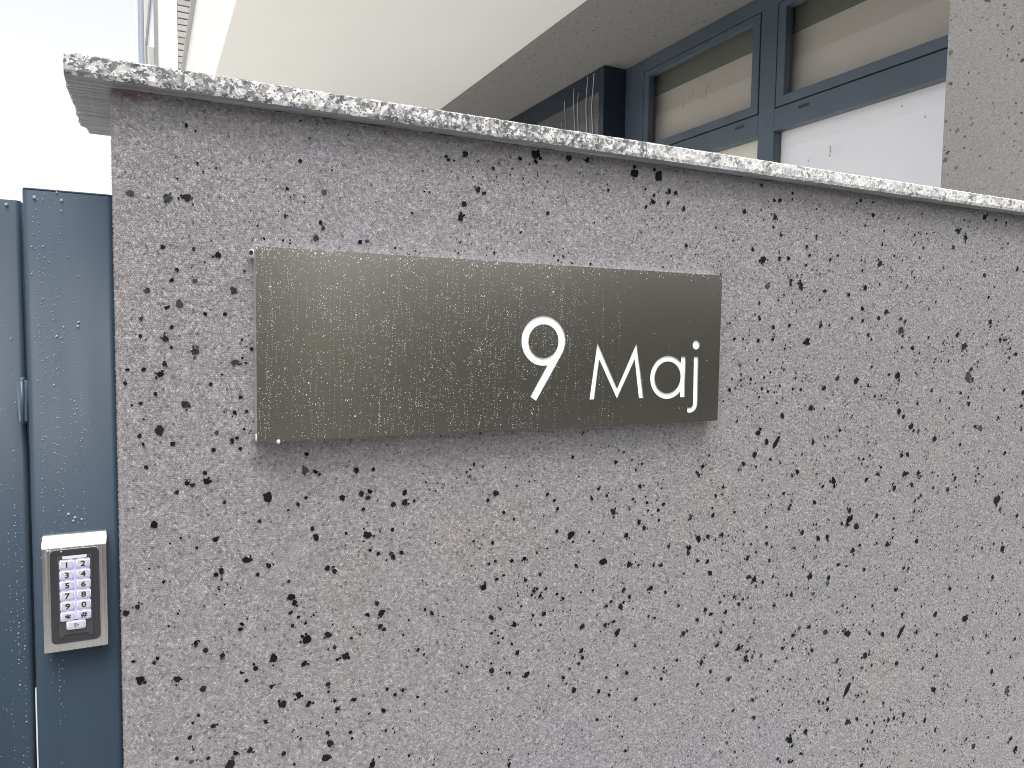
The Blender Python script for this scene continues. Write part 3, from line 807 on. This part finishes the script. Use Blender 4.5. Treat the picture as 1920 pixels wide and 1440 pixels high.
def in_glyph(x, z):
    X, Zm = x*1000, (z-1.45)*1000
    def pip(lp):
        c_ = False
        for k in range(len(lp)):
            x1, y1 = lp[k]; x2, y2 = lp[k-1]
            if (y1 > Zm) != (y2 > Zm) and X < (x2-x1)*(Zm-y1)/(y2-y1+1e-12)+x1:
                c_ = not c_
        return c_
    return sum(pip(lp) for g in glyphs.values() for lp in g) % 2 == 1
pts = []
WX, WZ = SX1-SX0, SZ1-SZ0
def dens(f):                                           # fewer drops towards the sheltered right
    return 1.0 if f < 0.5 else max(0.02, 1-(f-0.5)/0.27)
while len(pts) < 7600:
    f = rng.random()
    if rng.random() > dens(f):
        continue
    x = SX0+0.002+f*(WX-0.004)
    if rng.random() < 0.16:                            # a broken vertical run of drops
        z = SZ1 - 0.003 - rng.random()*WZ*0.97
        for q in range(int(rng.integers(3, 16))):
            z -= rng.uniform(0.0024, 0.0070)
            x += rng.normal(0, 0.0005)
            if z < SZ0+0.002:
                break
            pts.append((x, SY, z, 0.00032*math.exp(rng.normal(0.0, 0.28)), 0, -1))
    else:
        z = SZ0+0.002+rng.random()**0.8*(WZ-0.004)
        for q in range(int(rng.integers(1, 5))):
            pts.append((min(max(x+rng.normal(0, 0.004), SX0+.001), SX1-.001), SY, min(max(z+rng.normal(0, 0.004), SZ0+.001), SZ1-.001), 0.00031*math.exp(rng.normal(0.0, 0.36)), 0, -1))
for k in range(260):                                   # beads gathered along the top edge
    x = SX0+WX*rng.random()**1.5
    pts.append((x, SY, SZ1-0.001-abs(rng.normal(0, 0.005)), 0.0005*math.exp(rng.normal(0, 0.35)), 0, -1))
pts = [p for p in pts if not in_glyph(p[0], p[2])]
pts += [(SX0+0.027, SY, SZ0-0.0004, 0.0026, 0, -1), (SX0+0.43, SY, SZ1-0.019, 0.0013, 0, -1), (SX0+0.44, SY, SZ1-0.042, 0.0013, 0, -1)]
drops('raindrops', pts, M_DROP, 'fine raindrops beaded in vertical runs on the steel name plate')

# ================================================================ GATE POST AND GATE
PX0, PX1, PY0, PY1, PZ = -0.0965, -0.0005, 0.020, 0.120, 1.45+0.1692
post = thing('gate_post', 'square blue-grey metal gate post beside the plaster wall end', 'post', ((PX0+PX1)/2, (PY0+PY1)/2, 0))
def rounded_prism(bm, x0, x1, y0, y1, z0, z1, r, n=6):
    lp = []
    for cx, cy, a0 in ((x0+r, y0+r, math.pi), (x1-r, y0+r, 1.5*math.pi), (x1-r, y1-r, 0), (x0+r, y1-r, 0.5*math.pi)):
        for k in range(n+1):
            q = a0+0.5*math.pi*k/n
            lp.append((cx+r*math.cos(q), cy+r*math.sin(q)))
    lo = [bm.verts.new((a_, b_, z0)) for a_, b_ in lp]
    hi = [bm.verts.new((a_, b_, z1)) for a_, b_ in lp]
    N = len(lp)
    for k in range(N):
        f_ = bm.faces.new([lo[k], lo[(k+1) % N], hi[(k+1) % N], hi[k]])
        f_.smooth = True
    bm.faces.new(lo[::-1]); bm.faces.new(hi)
bm = bmesh.new(); rounded_prism(bm, PX0, PX1, PY0, PY1, 0.0, PZ-0.0025, 0.007)
local(obj('tube', bm, M_COAT, post), post)
bm = bmesh.new(); rounded_prism(bm, PX0+0.0003, PX1-0.0003, PY0+0.0003, PY1-0.0003, PZ-0.0023, PZ, 0.0067)
local(obj('top_cap', bm, M_COAT, post), post)
local(bx('gap_gleam', (PX0-0.0022, PX0-0.0002, PY0+0.012, PY0+0.032, 0.72, 1.45-0.452), M_CHROME, post), post)  # bright strip added for the sky gleaming through the gate gap

GX1, GY0, GY1, GZ = -0.1035, 0.058, 0.098, 1.45+0.1585
gate = thing('gate', 'blue-grey metal gate leaf beaded with rain, left of the post with the keypad', 'gate', (-0.55, 0.078, 0.06))
bm = bmesh.new(); rounded_prism(bm, -0.24, GX1, GY0, GY1, 0.06, GZ, 0.006)
local(obj('stile', bm, M_COAT, gate), gate)
bm = bmesh.new(); rounded_prism(bm, -1.15, -1.03, GY0, GY1, 0.06, GZ, 0.006)
local(obj('stile', bm, M_COAT, gate), gate)
for za, zb in ((0.06, 0.16), (GZ-0.10, GZ-0.001)):
    local(bx('rail', (-1.040, -0.230, GY0+0.002, GY1-0.002, za, zb), M_COAT, gate, 0.003), gate)
local(bx('panel', (-1.045, -0.225, 0.070, 0.086, 0.150, GZ-0.090), M_COAT, gate), gate)
bm = bmesh.new()
box(bm, -0.110, -0.0985, 0.036, 0.0575, 1.45-0.118, 1.45-0.060)
bmesh.ops.bevel(bm, geom=list(bm.edges), offset=0.004, segments=3, affect='EDGES')
local(obj('latch', bm, M_LATCH, gate, True), gate)

pts = []
def run(x, y, z0, z1, r, step, nx=0, ny=-1, p=0.8):
    z = z1
    while z > z0:
        z -= rng.uniform(0.5, 1.5)*step
        if rng.random() < p:
            pts.append((x+rng.normal(0, 0.0006), y, z, r*math.exp(rng.normal(0, 0.33)), nx, ny))
for k in range(22):
    x = PX0+0.009+abs(rng.normal(0, 0.022))
    if x < PX1-0.01:
        zt = PZ-rng.uniform(0.0, 0.45)
        run(x, PY0, zt-rng.uniform(0.05, 0.35), zt, 0.00050, 0.008, p=0.7)
for k in range(240):
    x = PX0+0.008+abs(rng.normal(0, 0.026))
    if x < PX1-0.008:
        pts.append((x, PY0, PZ-0.004-rng.random()**1.2*0.46, 0.00042*math.exp(rng.normal(0, 0.4)), 0, -1))
for x, dz, r in ((PX0+0.013, 0.011, 0.0022), (PX0+0.041, 0.012, 0.0016), (PX0+0.036, 0.003, 0.0014), (PX0+0.055, 0.165, 0.0016), (PX0+0.056, 0.160, 0.0014), (PX0+0.050, 0.445, 0.0017), (PX0+0.058, 0.447, 0.0018), (PX0+0.040, 0.40, 0.0018), (PX0+0.047, 0.405, 0.0018), (PX0+0.045, 0.409, 0.0016), (PX0+0.054, 0.408, 0.0012)):
    pts.append((x, PY0, PZ-dz, r, 0, -1))
drops('raindrops', pts, M_DROP2, 'scattered raindrops on the blue-grey gate post above its keypad')
pts = []
for k in range(34):
    x = -0.236+rng.random()*0.128
    zt = GZ-rng.uniform(0.0, 0.9)
    run(x, GY0, zt-rng.uniform(0.1, 0.5), zt, 0.00052, 0.0075, p=0.8)
for k in range(420):
    pts.append((-0.236+rng.random()*0.128, GY0, GZ-0.004-rng.random()*0.95, 0.00040*math.exp(rng.normal(0, 0.4)), 0, -1))
pts.append((-0.1175, GY0, GZ-0.006, 0.0022, 0, -1))
drops('raindrops', pts, M_DROP2, 'raindrops in long vertical runs down the gate leaf')

# ================================================================ KEYPAD
KX0, KX1 = -0.0838, -0.0150
KZ0, KZ1 = 1.45-0.4000, 1.45-0.2540
KF = 0.0005                                            # front face of the keypad
pad = thing('keypad', 'nickel door keypad with lit number keys on the gate post', 'keypad', ((KX0+KX1)/2, PY0, KZ0))
bm = bmesh.new()
# side profile (y, z): sloped chin at the bottom, wide sloped brow on top
prof = [(PY0-0.0002, KZ0+0.004), (KF+0.0035, KZ0), (KF, KZ0+0.0022), (KF, KZ1-0.0150), (KF+0.0005, KZ1-0.0128), (KF+0.0020, KZ1-0.0104), (KF+0.0046, KZ1-0.0072), (KF+0.0082, KZ1-0.0038), (KF+0.0118, KZ1-0.0010), (KF+0.0136, KZ1), (PY0-0.0002, KZ1)]
L_ = [bm.verts.new((KX0, a_, b_)) for a_, b_ in prof]
R_ = [bm.verts.new((KX1, a_, b_)) for a_, b_ in prof]
N = len(prof)
for k in range(N):
    bm.faces.new([L_[k], L_[(k+1) % N], R_[(k+1) % N], R_[k]])
bm.faces.new(L_[::-1]); bm.faces.new(R_)
bmesh.ops.recalc_face_normals(bm, faces=bm.faces)
bmesh.ops.bevel(bm, geom=[e for e in bm.edges if abs(e.verts[0].co.x-e.verts[1].co.x) < 1e-6], offset=0.0005, segments=2, affect='EDGES')
for f_ in bm.faces:
    f_.smooth = len(f_.verts) == 4
kb = local(obj('body', bm, M_NICKEL, pad), pad)
kb.data.set_sharp_from_angle(angle=rad(32))
def rrect(x0, x1, z0, z1, r, n=8):
    lp = []
    for cx, cz_, a0 in ((x1-r, z1-r, 0), (x0+r, z1-r, 90), (x0+r, z0+r, 180), (x1-r, z0+r, 270)):
        lp += arc(cx, cz_, r, a0*D2, (a0+90)*D2, n)
    return lp
bx0, bx1, bz0, bz1 = KX0+0.0082, KX1-0.0078, KZ0+0.0118, KZ1-0.0168
rim = rrect(bx0-0.0007, bx1+0.0007, bz0-0.0007, bz1+0.0007, 0.0063)
fac = rrect(bx0, bx1, bz0, bz1, 0.0058)
local(link('rim', curve_mesh('rim', [rim, fac], 0.0006, KF-0.0002), M_CHROME, pad), pad)
local(link('fascia', curve_mesh('fascia', [fac], 0.0003, KF-0.0003), M_KPB, pad), pad)
# raised smoky keyboard plate with four little feet
kx0, kx1, kz0, kz1 = bx0+0.0080, bx1-0.0080, bz0+0.0072, bz1-0.0070
kpl = [(kx0, kz0), (kx0+0.004, kz0), (kx0+0.0065, kz0+0.0035), (kx1-0.0065, kz0+0.0035), (kx1-0.004, kz0), (kx1, kz0), (kx1, kz1), (kx1-0.003, kz1), (kx1-0.0048, kz1-0.003), (kx0+0.0048, kz1-0.003), (kx0+0.003, kz1), (kx0, kz1)]
local(link('key_plate', curve_mesh('key_plate', [kpl], 0.0005, KF-0.0011), M_KPS, pad), pad)
edge = [(kx0-0.0004, kz0-0.0004), (kx1+0.0004, kz0-0.0004), (kx1+0.0004, kz1+0.0004), (kx0-0.0004, kz1+0.0004)]
kc = (kx0+kx1)/2
led = [(kc-0.0135, kz1-0.0006), (kc+0.0135, kz1-0.0006), (kc+0.0125, kz1-0.0042), (kc-0.0125, kz1-0.0042)]
local(link('led_bar', curve_mesh('led_bar', [led], 0.0005, KF-0.0020), M_LED, pad), pad)
PIT = 0.01302
ktop = kz1-0.0110
glow = rrect(kc-0.0158, kc+0.0158, ktop-5*PIT-0.0052, ktop+0.0052, 0.001)
local(link('backlight', curve_mesh('backlight', [glow], 0.0002, KF-0.0018), M_GLOW, pad), pad)

def text_mesh(s, size, wide, bold):
    cu_ = bpy.data.curves.new('digit', 'FONT')
    cu_.body = s
    cu_.size = size
    cu_.align_x = 'CENTER'
    cu_.offset = bold
    cu_.extrude = 0.00008
    cu_.resolution_u = 4
    tmp = bpy.data.objects.new('digit', cu_)
    C.objects.link(tmp)
    dg = bpy.context.evaluated_depsgraph_get()
    me_ = bpy.data.meshes.new_from_object(tmp.evaluated_get(dg))
    bpy.data.objects.remove(tmp)
    co_ = np.array([v_.co for v_ in me_.vertices])
    cx, cy = (co_[:, 0].min()+co_[:, 0].max())/2, (co_[:, 1].min()+co_[:, 1].max())/2
    me_.transform(Matrix(((wide, 0, 0, -cx*wide), (0, 0, -1, 0), (0, 1, 0, -cy), (0, 0, 0, 1))))
    return me_
def key_meshes(w, h):
    bm = bmesh.new()
    box(bm, -w/2, w/2, -0.0016, 0, -h/2, h/2)
    bmesh.ops.bevel(bm, geom=list(bm.edges), offset=0.0011, segments=3, affect='EDGES')
    me_ = bpy.data.meshes.new('key'); bm.to_mesh(me_); bm.free()
    me_.materials.append(M_KEY)
    me_.polygons.foreach_set('use_smooth', [True]*len(me_.polygons))
    bm = bmesh.new()
    box(bm, -w/2+0.0022, w/2-0.0014, -0.0022, -0.0015, -h/2+0.0020, h/2-0.0018)
    bmesh.ops.bevel(bm, geom=list(bm.edges), offset=0.0003, segments=2, affect='EDGES')
    mt_ = bpy.data.meshes.new('key_top'); bm.to_mesh(mt_); bm.free()
    mt_.materials.append(M_KEYTOP)
    return me_, mt_
KM, KT = key_meshes(0.0158, 0.0121)
rows_ = [('1', '2'), ('3', '4'), ('5', '6'), ('7', '8'), ('9', '0'), ('*', '#')]
def key(x, z, km, kt, ink):
    k_ = link('key', km, None, pad)
    k_.location = Vector((x, KF-0.0019, z)) - pad.location
    t_ = link('key_top', kt, None, k_)
    if ink is not None:
        d_ = link('key_mark', ink, M_INK, k_)
        d_.location = (0.0003, -0.0023, 0)
for r_, (a_, b_) in enumerate(rows_):
    for s_, x in ((a_, kc-0.0087), (b_, kc+0.0087)):
        sz = 0.0092 if s_ != '*' else 0.0125
        key(x, ktop-r_*PIT, KM, KT, text_mesh(s_, sz, 1.18, 0.00022))
KM2, KT2 = key_meshes(0.0208, 0.0112)
# bell sign lying on its side
bm = bmesh.new()
def stroke(pl, w):
    for (xa, za), (xb, zb) in zip(pl[:-1], pl[1:]):
        d_ = Vector((xb-xa, 0, zb-za)); L = d_.length; d_.normalize()
        n_ = Vector((-d_.z, 0, d_.x))*w/2
        p_ = [Vector((xa, 0, za))-d_*w*0.4+n_, Vector((xa, 0, za))-d_*w*0.4-n_, Vector((xb, 0, zb))+d_*w*0.4-n_, Vector((xb, 0, zb))+d_*w*0.4+n_]
        bm.faces.new([bm.verts.new(q_) for q_ in p_])
g = 0.001
stroke([(-2.0*g, 2.0*g), (-2.0*g, -2.3*g), (-1.4*g, -2.4*g)], 0.0005)
stroke([(-2.0*g, 2.0*g), (0.0*g, 1.7*g), (1.1*g, 0.8*g), (2.4*g, 0.5*g), (1.9*g, -0.6*g), (0.6*g, -0.9*g), (-0.4*g, -1.9*g), (-1.6*g, -2.4*g)], 0.0005)
stroke([(-1.5*g, 0.8*g), (0.2*g, -0.2*g), (-1.0*g, -0.6*g)], 0.00045)
bme = bpy.data.meshes.new('key_mark'); bm.to_mesh(bme); bm.free()
key(kc+0.0002, ktop-6*PIT+0.0012, KM2, KT2, bme)
pts = [(KX0+0.0062, KF, KZ1-0.0165, 0.0016, 0, -1), (KX0+0.0088, KF, KZ1-0.0162, 0.0012, 0, -1), (KX0+0.021, KF, KZ1-0.0150, 0.0011, 0, -1), (KX0+0.0205, KF-0.0005, KZ1-0.0185, 0.0013, 0, -1), (KX0+0.043, KF, KZ1-0.0147, 0.0008, 0, -1)]
for k in range(40):
    pts.append((KX0+0.001+abs(rng.normal(0, 0.012)), KF, KZ1-0.014-abs(rng.normal(0, 0.016)), 0.0003*math.exp(rng.normal(0, .3)), 0, -1))
pts = [p for p in pts if p[0] < bx0-0.001 or p[2] > bz1+0.0012 or p[3] > 0.0011]
drops('raindrops', pts, M_DROP2, 'few raindrops on the nickel rim of the keypad')

# ================================================================ HOUSE BEHIND THE WALL
RZ = 0.0139
ZS = 1.95
XE, XP, XF, XW = 0.525, 2.34, 2.99, 3.1765
YE = 1.560
hx = Vector((math.cos(RZ), math.sin(RZ), 0)); hy = Vector((-math.sin(RZ), math.cos(RZ), 0))
hl = Vector((CAM.x, CAM.y, 0)) + hx*XP + hy*YE
house = thing('house', 'modern house with white overhang, speckled plaster recess and blue-grey windows', 'house', hl, RZ)
def H(name, x0, x1, y0, y1, z0, z1, mat, parent=None, bevel=0.0):
    # coordinates measured from the lens, turned into the house's own frame
    o = bx(name, (x0-XP, x1-XP, y0-YE, y1-YE, z0+1.45, z1+1.45), mat, parent or house, bevel)
    return o
H('facade_wall', XP, XW+0.35, 1.30, YE, -1.45, ZS-0.002, M_HOUSE)
H('lintel', XP, XW+0.6, 1.30, 11.9, ZS, ZS+0.5, M_HOUSE)
H('upper_wall', XP, XW+0.6, 1.30, 11.9, ZS+0.501, 6.2, M_RENDER)
H('overhang', XE, XP-0.002, 2.75, 11.4, ZS+0.002, 3.272, M_RENDER)['label'] = 'white rendered balcony overhang'
H('parapet_cap', XE-0.042, XP-0.004, 2.72, 11.43, 3.274, 3.30, M_CAP)
# window band
win = bpy.data.objects.new('window', None)
C.objects.link(win); win.parent = house
win.location = (XW-XP, 3.0-YE, 1.45)
def Wn(name, x0, x1, y0, y1, z0, z1, mat, bevel=0.0):
    return bx(name, (x0, x1, y0-3.0, y1-3.0, z0, z1), mat, win, bevel)
FD = 0.08
yL, yR = 4.552, 1.40
Wn('frame', 0, FD, 4.335, yL, -1.3, ZS-0.003, M_FRAME, 0.002)                 # jamb
Wn('frame', 0, FD, yR, 4.334, 1.862, ZS-0.003, M_FRAME, 0.002)                # head
Wn('frame', 0, FD, 3.110, 3.230, -1.3, 1.861, M_FRAME, 0.002)                 # mullion
for ya, yb in ((3.231, 4.334), (yR, 3.109)):
    Wn('frame', 0, FD, ya, yb, 1.166, 1.287, M_FRAME, 0.002)                  # transom
    Wn('sash_gap_shade', 0.010, FD-0.01, ya+0.001, yb-0.001, 1.2875, 1.8615, M_HOLE)  # black strips put in as the shade of the sash gap
    g_ = 0.007
    sa, sb_ = ya+g_, yb-g_
    # sash: four mitred members
    for ext in ((sa, sb_, 1.287+g_, 1.346), (sa, sb_, 1.822, 1.862-g_), (sa, sa+0.055, 1.3465, 1.8215), (sb_-0.055, sb_, 1.3465, 1.8215)):
        Wn('sash', -0.002, 0.05, *ext, M_FRAME, 0.0015)
    for o_ in [c_ for c_ in win.children if c_.name.startswith('sash_gap_shade')]:
        pass
    Wn('pane', 0.030, 0.034, sa+0.056, sb_-0.056, 1.347, 1.821, M_GLASS)
    Wn('blind', 0.115, 0.12, ya, yb + (0.35 if ya > 3 else 0), 1.25, 1.90, M_TAN)
    Wn('shade_band', 0.106, 0.114, ya, yb + (0.35 if ya > 3 else 0), 1.715, 1.90, M_SHADE_BAND)  # added dark strip in place of the recess head's shade and reflection
    Wn('slot_cover', -0.003, -0.0002, (ya+0.11 if ya > 3 else yb-0.24), (ya+0.18 if ya > 3 else yb-0.17), 1.243, 1.258, M_NAVY)
Wn('frame', 0, FD, yR, 4.334, -1.30, -1.16, M_FRAME, 0.002)
for ya, yb, mt in ((3.231, 4.334, M_CREAM), (yR, 3.109, M_BOARD)):
    Wn('pane', 0.034, 0.038, ya+0.001, yb-0.001, -1.159, 1.165, M_GLASS)
    Wn('board', 0.060, 0.066, ya, yb, -1.16, 1.18, mt)
for o_ in list(win.children):
    if o_.name.startswith('sash_gap_shade'):                   # open the middle of the shadow gap
        me_ = o_.data
        xs = [v_.co.y for v_ in me_.vertices]
        ya, yb = min(xs)+3.0, max(xs)+3.0
        o_.data = bpy.data.meshes.new('sash_gap_shade')
        bm = bmesh.new()
        for ext in ((ya, yb, 1.2875, 1.34), (ya, yb, 1.83, 1.8615), (ya, ya+0.05, 1.3402, 1.8298), (yb-0.05, yb, 1.3402, 1.8298)):
            box(bm, 0.012, 0.052, ext[0]-3.0, ext[1]-3.0, ext[2], ext[3])
        bm.to_mesh(o_.data); bm.free()
        o_.data.materials.append(M_HOLE)
H('back_wall', XW+0.5, XW+0.6, 1.30, 11.9, -1.45, ZS-0.002, M_RENDER)
# scribbled marks left on the panes
def marks(y0, z0, strokes, x, w=0.006):
    for pl in strokes:
        bm = bmesh.new()
        for (a_, b_), (c_, d_) in zip(pl[:-1], pl[1:]):
            p_, q_ = Vector((x, y0+a_-3.0, z0+b_)), Vector((x, y0+c_-3.0, z0+d_))
            dd = (q_-p_).normalized()
            nn = Vector((0, -dd.z, dd.y))*w/2
            vs = [bm.verts.new(k_) for k_ in (p_-nn, q_-nn, q_+nn, p_+nn)]
            bm.faces.new(vs)
        obj('scribble', bm, M_SMUDGE, win)
S1 = [[(0.16, -0.05), (0.14, 0.0)], [(0.10, 0.03), (0.09, -0.01), (0.07, 0.0), (0.06, 0.05)], [(-0.02, 0.0), (-0.03, -0.04), (-0.06, -0.03), (-0.08, 0.04)], [(-0.06, 0.0), (-0.10, 0.05)]]
marks(3.78, 1.56, S1, 0.0285)
marks(3.76, 1.66, [[(0.03, -0.02), (0.0, 0.03)]], 0.0285)
S2 = [[(0.12, -0.03), (0.08, 0.03)], [(0.05, 0.04), (0.03, 0.0), (0.0, 0.01), (-0.02, 0.06)], [(-0.09, 0.05), (-0.11, 0.0), (-0.15, 0.02), (-0.17, 0.06)], [(-0.15, 0.03), (-0.19, 0.055)]]
marks(2.33, 1.71, S2, 0.0285)
marks(2.75, 1.0, [[(0.0, 0.01), (-0.003, -0.025)], [(0.001, -0.032), (-0.001, -0.045)], [(0.14, -0.03), (0.138, -0.045)], [(-0.40, 0.11), (-0.402, 0.10)], [(-0.52, 0.03), (-0.522, 0.022)]], 0.0325, 0.007)

# glazed porch screen set forward of the window
por = bpy.data.objects.new('porch_screen', None)
C.objects.link(por); por.parent = house
por.location = (XF-XP, 4.556-YE, 1.45)
def Pn(name, x0, x1, y0, y1, z0, z1, mat, bevel=0.0):
    return bx(name, (x0, x1, y0-4.556, y1-4.556, z0, z1), mat, por, bevel)
Pn('frame', 0.0, XW-XF+0.06, 4.556, 4.62, -1.44, ZS-0.003, M_NAVY, 0.002)
Pn('frame', 0.0, 0.07, 4.621, 8.0, 1.783, ZS-0.003, M_NAVY, 0.002)
Pn('frame', 0.0, 0.07, 8.001, 8.08, -1.44, ZS-0.003, M_NAVY, 0.002)
Pn('pane', 0.006, 0.014, 4.621, 8.0, -1.44, 1.7825, M_SMOKE)
for yy, top, bot, w in ((4.70, 1.93, 1.30, 0.010), (4.78, 1.93, 1.25, 0.010), (4.90, 1.85, 1.2, 0.007), (4.96, 1.90, 1.2, 0.009), (5.10, 1.85, 1.2, 0.006), (5.15, 1.7, 1.2, 0.005)):
    bm = bmesh.new()
    n_ = 8
    ys = [yy + 0.012*math.sin(k*1.1+yy*9) for k in range(n_+1)]
    for k in range(n_):
        za, zb = top+(bot-top)*k/n_, top+(bot-top)*(k+1)/n_
        vs = [bm.verts.new(p_) for p_ in ((-0.002, ys[k]-w/2-4.556, za), (-0.002, ys[k]+w/2-4.556, za), (-0.002, ys[k+1]+w/2-4.556, zb), (-0.002, ys[k+1]-w/2-4.556, zb))]
        bm.faces.new(vs)
    obj('dried_drip', bm, M_DRIP, por)

# ================================================================ NEIGHBOUR BEYOND
NY = 12.0
KN = NY/9.5
X0 = 0.3*KN
nl = Vector((CAM.x, CAM.y, 0)) + hx*X0 + hy*NY
nb = thing('neighbour_house', 'white house far behind with a brick strip and grey uprights', 'house', nl, RZ)
def Nb(name, x0, x1, y0, y1, z0, z1, mat, parent=None):
    # x as measured at 9.5 m from the lens, carried out to the house's distance
    return bx(name, (x0*KN-X0, x1*KN-X0, y0, y1, z0+1.45, z1+1.45), mat, parent or nb)
TOP = 8.2
Nb('plaster_pier', 0.209, 0.411, 0.0, 0.4, -1.45, TOP, M_RENDER)
bk = Nb('brick_wall', 0.4125, 1.15, 0.03, 0.35, -1.45, TOP, M_MORTAR)
PB = 0.0715*KN
BL = 0.30
bm = bmesh.new()
box(bm, -BL/2+0.001, BL/2-0.001, -0.026, 0.02, -PB/2+0.008, PB/2-0.008)
bmesh.ops.bevel(bm, geom=list(bm.edges), offset=0.003, segments=1, affect='EDGES')
bme = bpy.data.meshes.new('brick'); bm.to_mesh(bme); bm.free()
bme.materials.append(M_BRICK)
rg = random.Random(8)
xl = 0.4125*KN - X0
zc = 0.06
r_ = 0
while zc < 7.6:
    spans = [(0, 1.0), (1, 1.0)] if r_ % 2 == 0 else [(-0.5, 0.5), (0.5, 1.0)]
    for k, s_ in spans:
        x0 = xl + max(k, 0)*BL + 0.002
        b_ = link('brick', bme, None, bk)
        b_.scale = (s_, 1, 1)
        b_.location = (x0 + s_*BL/2, 0.03+rg.uniform(-.004, .004), zc)
    zc += PB
    r_ += 1
xp = 0.038*KN-X0
bm = bmesh.new(); cyl(bm, (xp, -0.05, 0.0), (xp, -0.05, TOP+1.4), 0.038)
obj('downpipe', bm, M_PIPE, nb)
Nb('cable', -0.016, -0.010, -0.02, -0.01, -1.45, TOP, M_PANEL)
Nb('upright', 0.170, 0.208, -0.05, 0.3, -1.45, TOP, M_METAL)
Nb('side_wall', 0.072, 0.1685, 0.30, 0.36, -1.45, TOP, M_RENDER)
Nb('pale_board', 0.112, 0.169, 0.0, 0.02, 3.20*KN, TOP, M_PANEL)
bm = bmesh.new()
xa, xb = 0.088*KN-X0, 0.150*KN-X0
cyl(bm, (xa, -0.03, 0.0), (xa, -0.03, 3.21*KN+1.45), 0.012, 10)
cyl(bm, (xa, -0.03, 3.21*KN+1.45), (xb, -0.03, 3.90*KN+1.45), 0.016, 10)
cyl(bm, (xb, -0.03, 3.90*KN+1.45), (xb, -0.03, TOP+1.4), 0.016, 10)
obj('drain_pipe', bm, M_METAL, nb)

# ================================================================ ACROSS THE STREET (mirrored in the steel)
opp = thing('street_house', 'brown rendered house across the street', 'house', (-3.0, -15.0, -0.12))
for nm, e, mt in (('wall', (-6, 5, -4, 4, 0, 4.2), M_OPP), ('roof', (-6.4, 5.4, -4.4, 4.4, 4.2, 4.45), M_ROOF)):
    bx(nm, e, mt, opp)
for k in range(4):
    bx('window', (-5+k*2.6, -3.6+k*2.6, 4.002, 4.03, 1.1, 2.5), M_DARKGL, opp)
bm = bmesh.new()
rg = random.Random(3)
for k in range(9400):
    x = rg.uniform(3.0, 34.0) if k < 5200 else rg.uniform(-34.0, -9.5)  # left stretch is unseen, added to keep bright sky off the gate
    c_ = Vector((x, rg.uniform(-11.4, -9.2), rg.uniform(-0.1, 3.6+0.7*math.sin(x*0.9))))
    d1 = Vector((rg.gauss(0, 1), rg.gauss(0, 1), rg.gauss(0, 1))).normalized()*0.26
    d2 = d1.orthogonal().normalized()*0.16
    bm.faces.new([bm.verts.new(c_+q_) for q_ in (-d1, d2, d1, -d2)])
o = obj('hedge', bm, M_LEAF)
o['kind'] = 'stuff'; o['label'] = 'dark green hedge across the street, left part added against bright sky'; o['category'] = 'hedge'
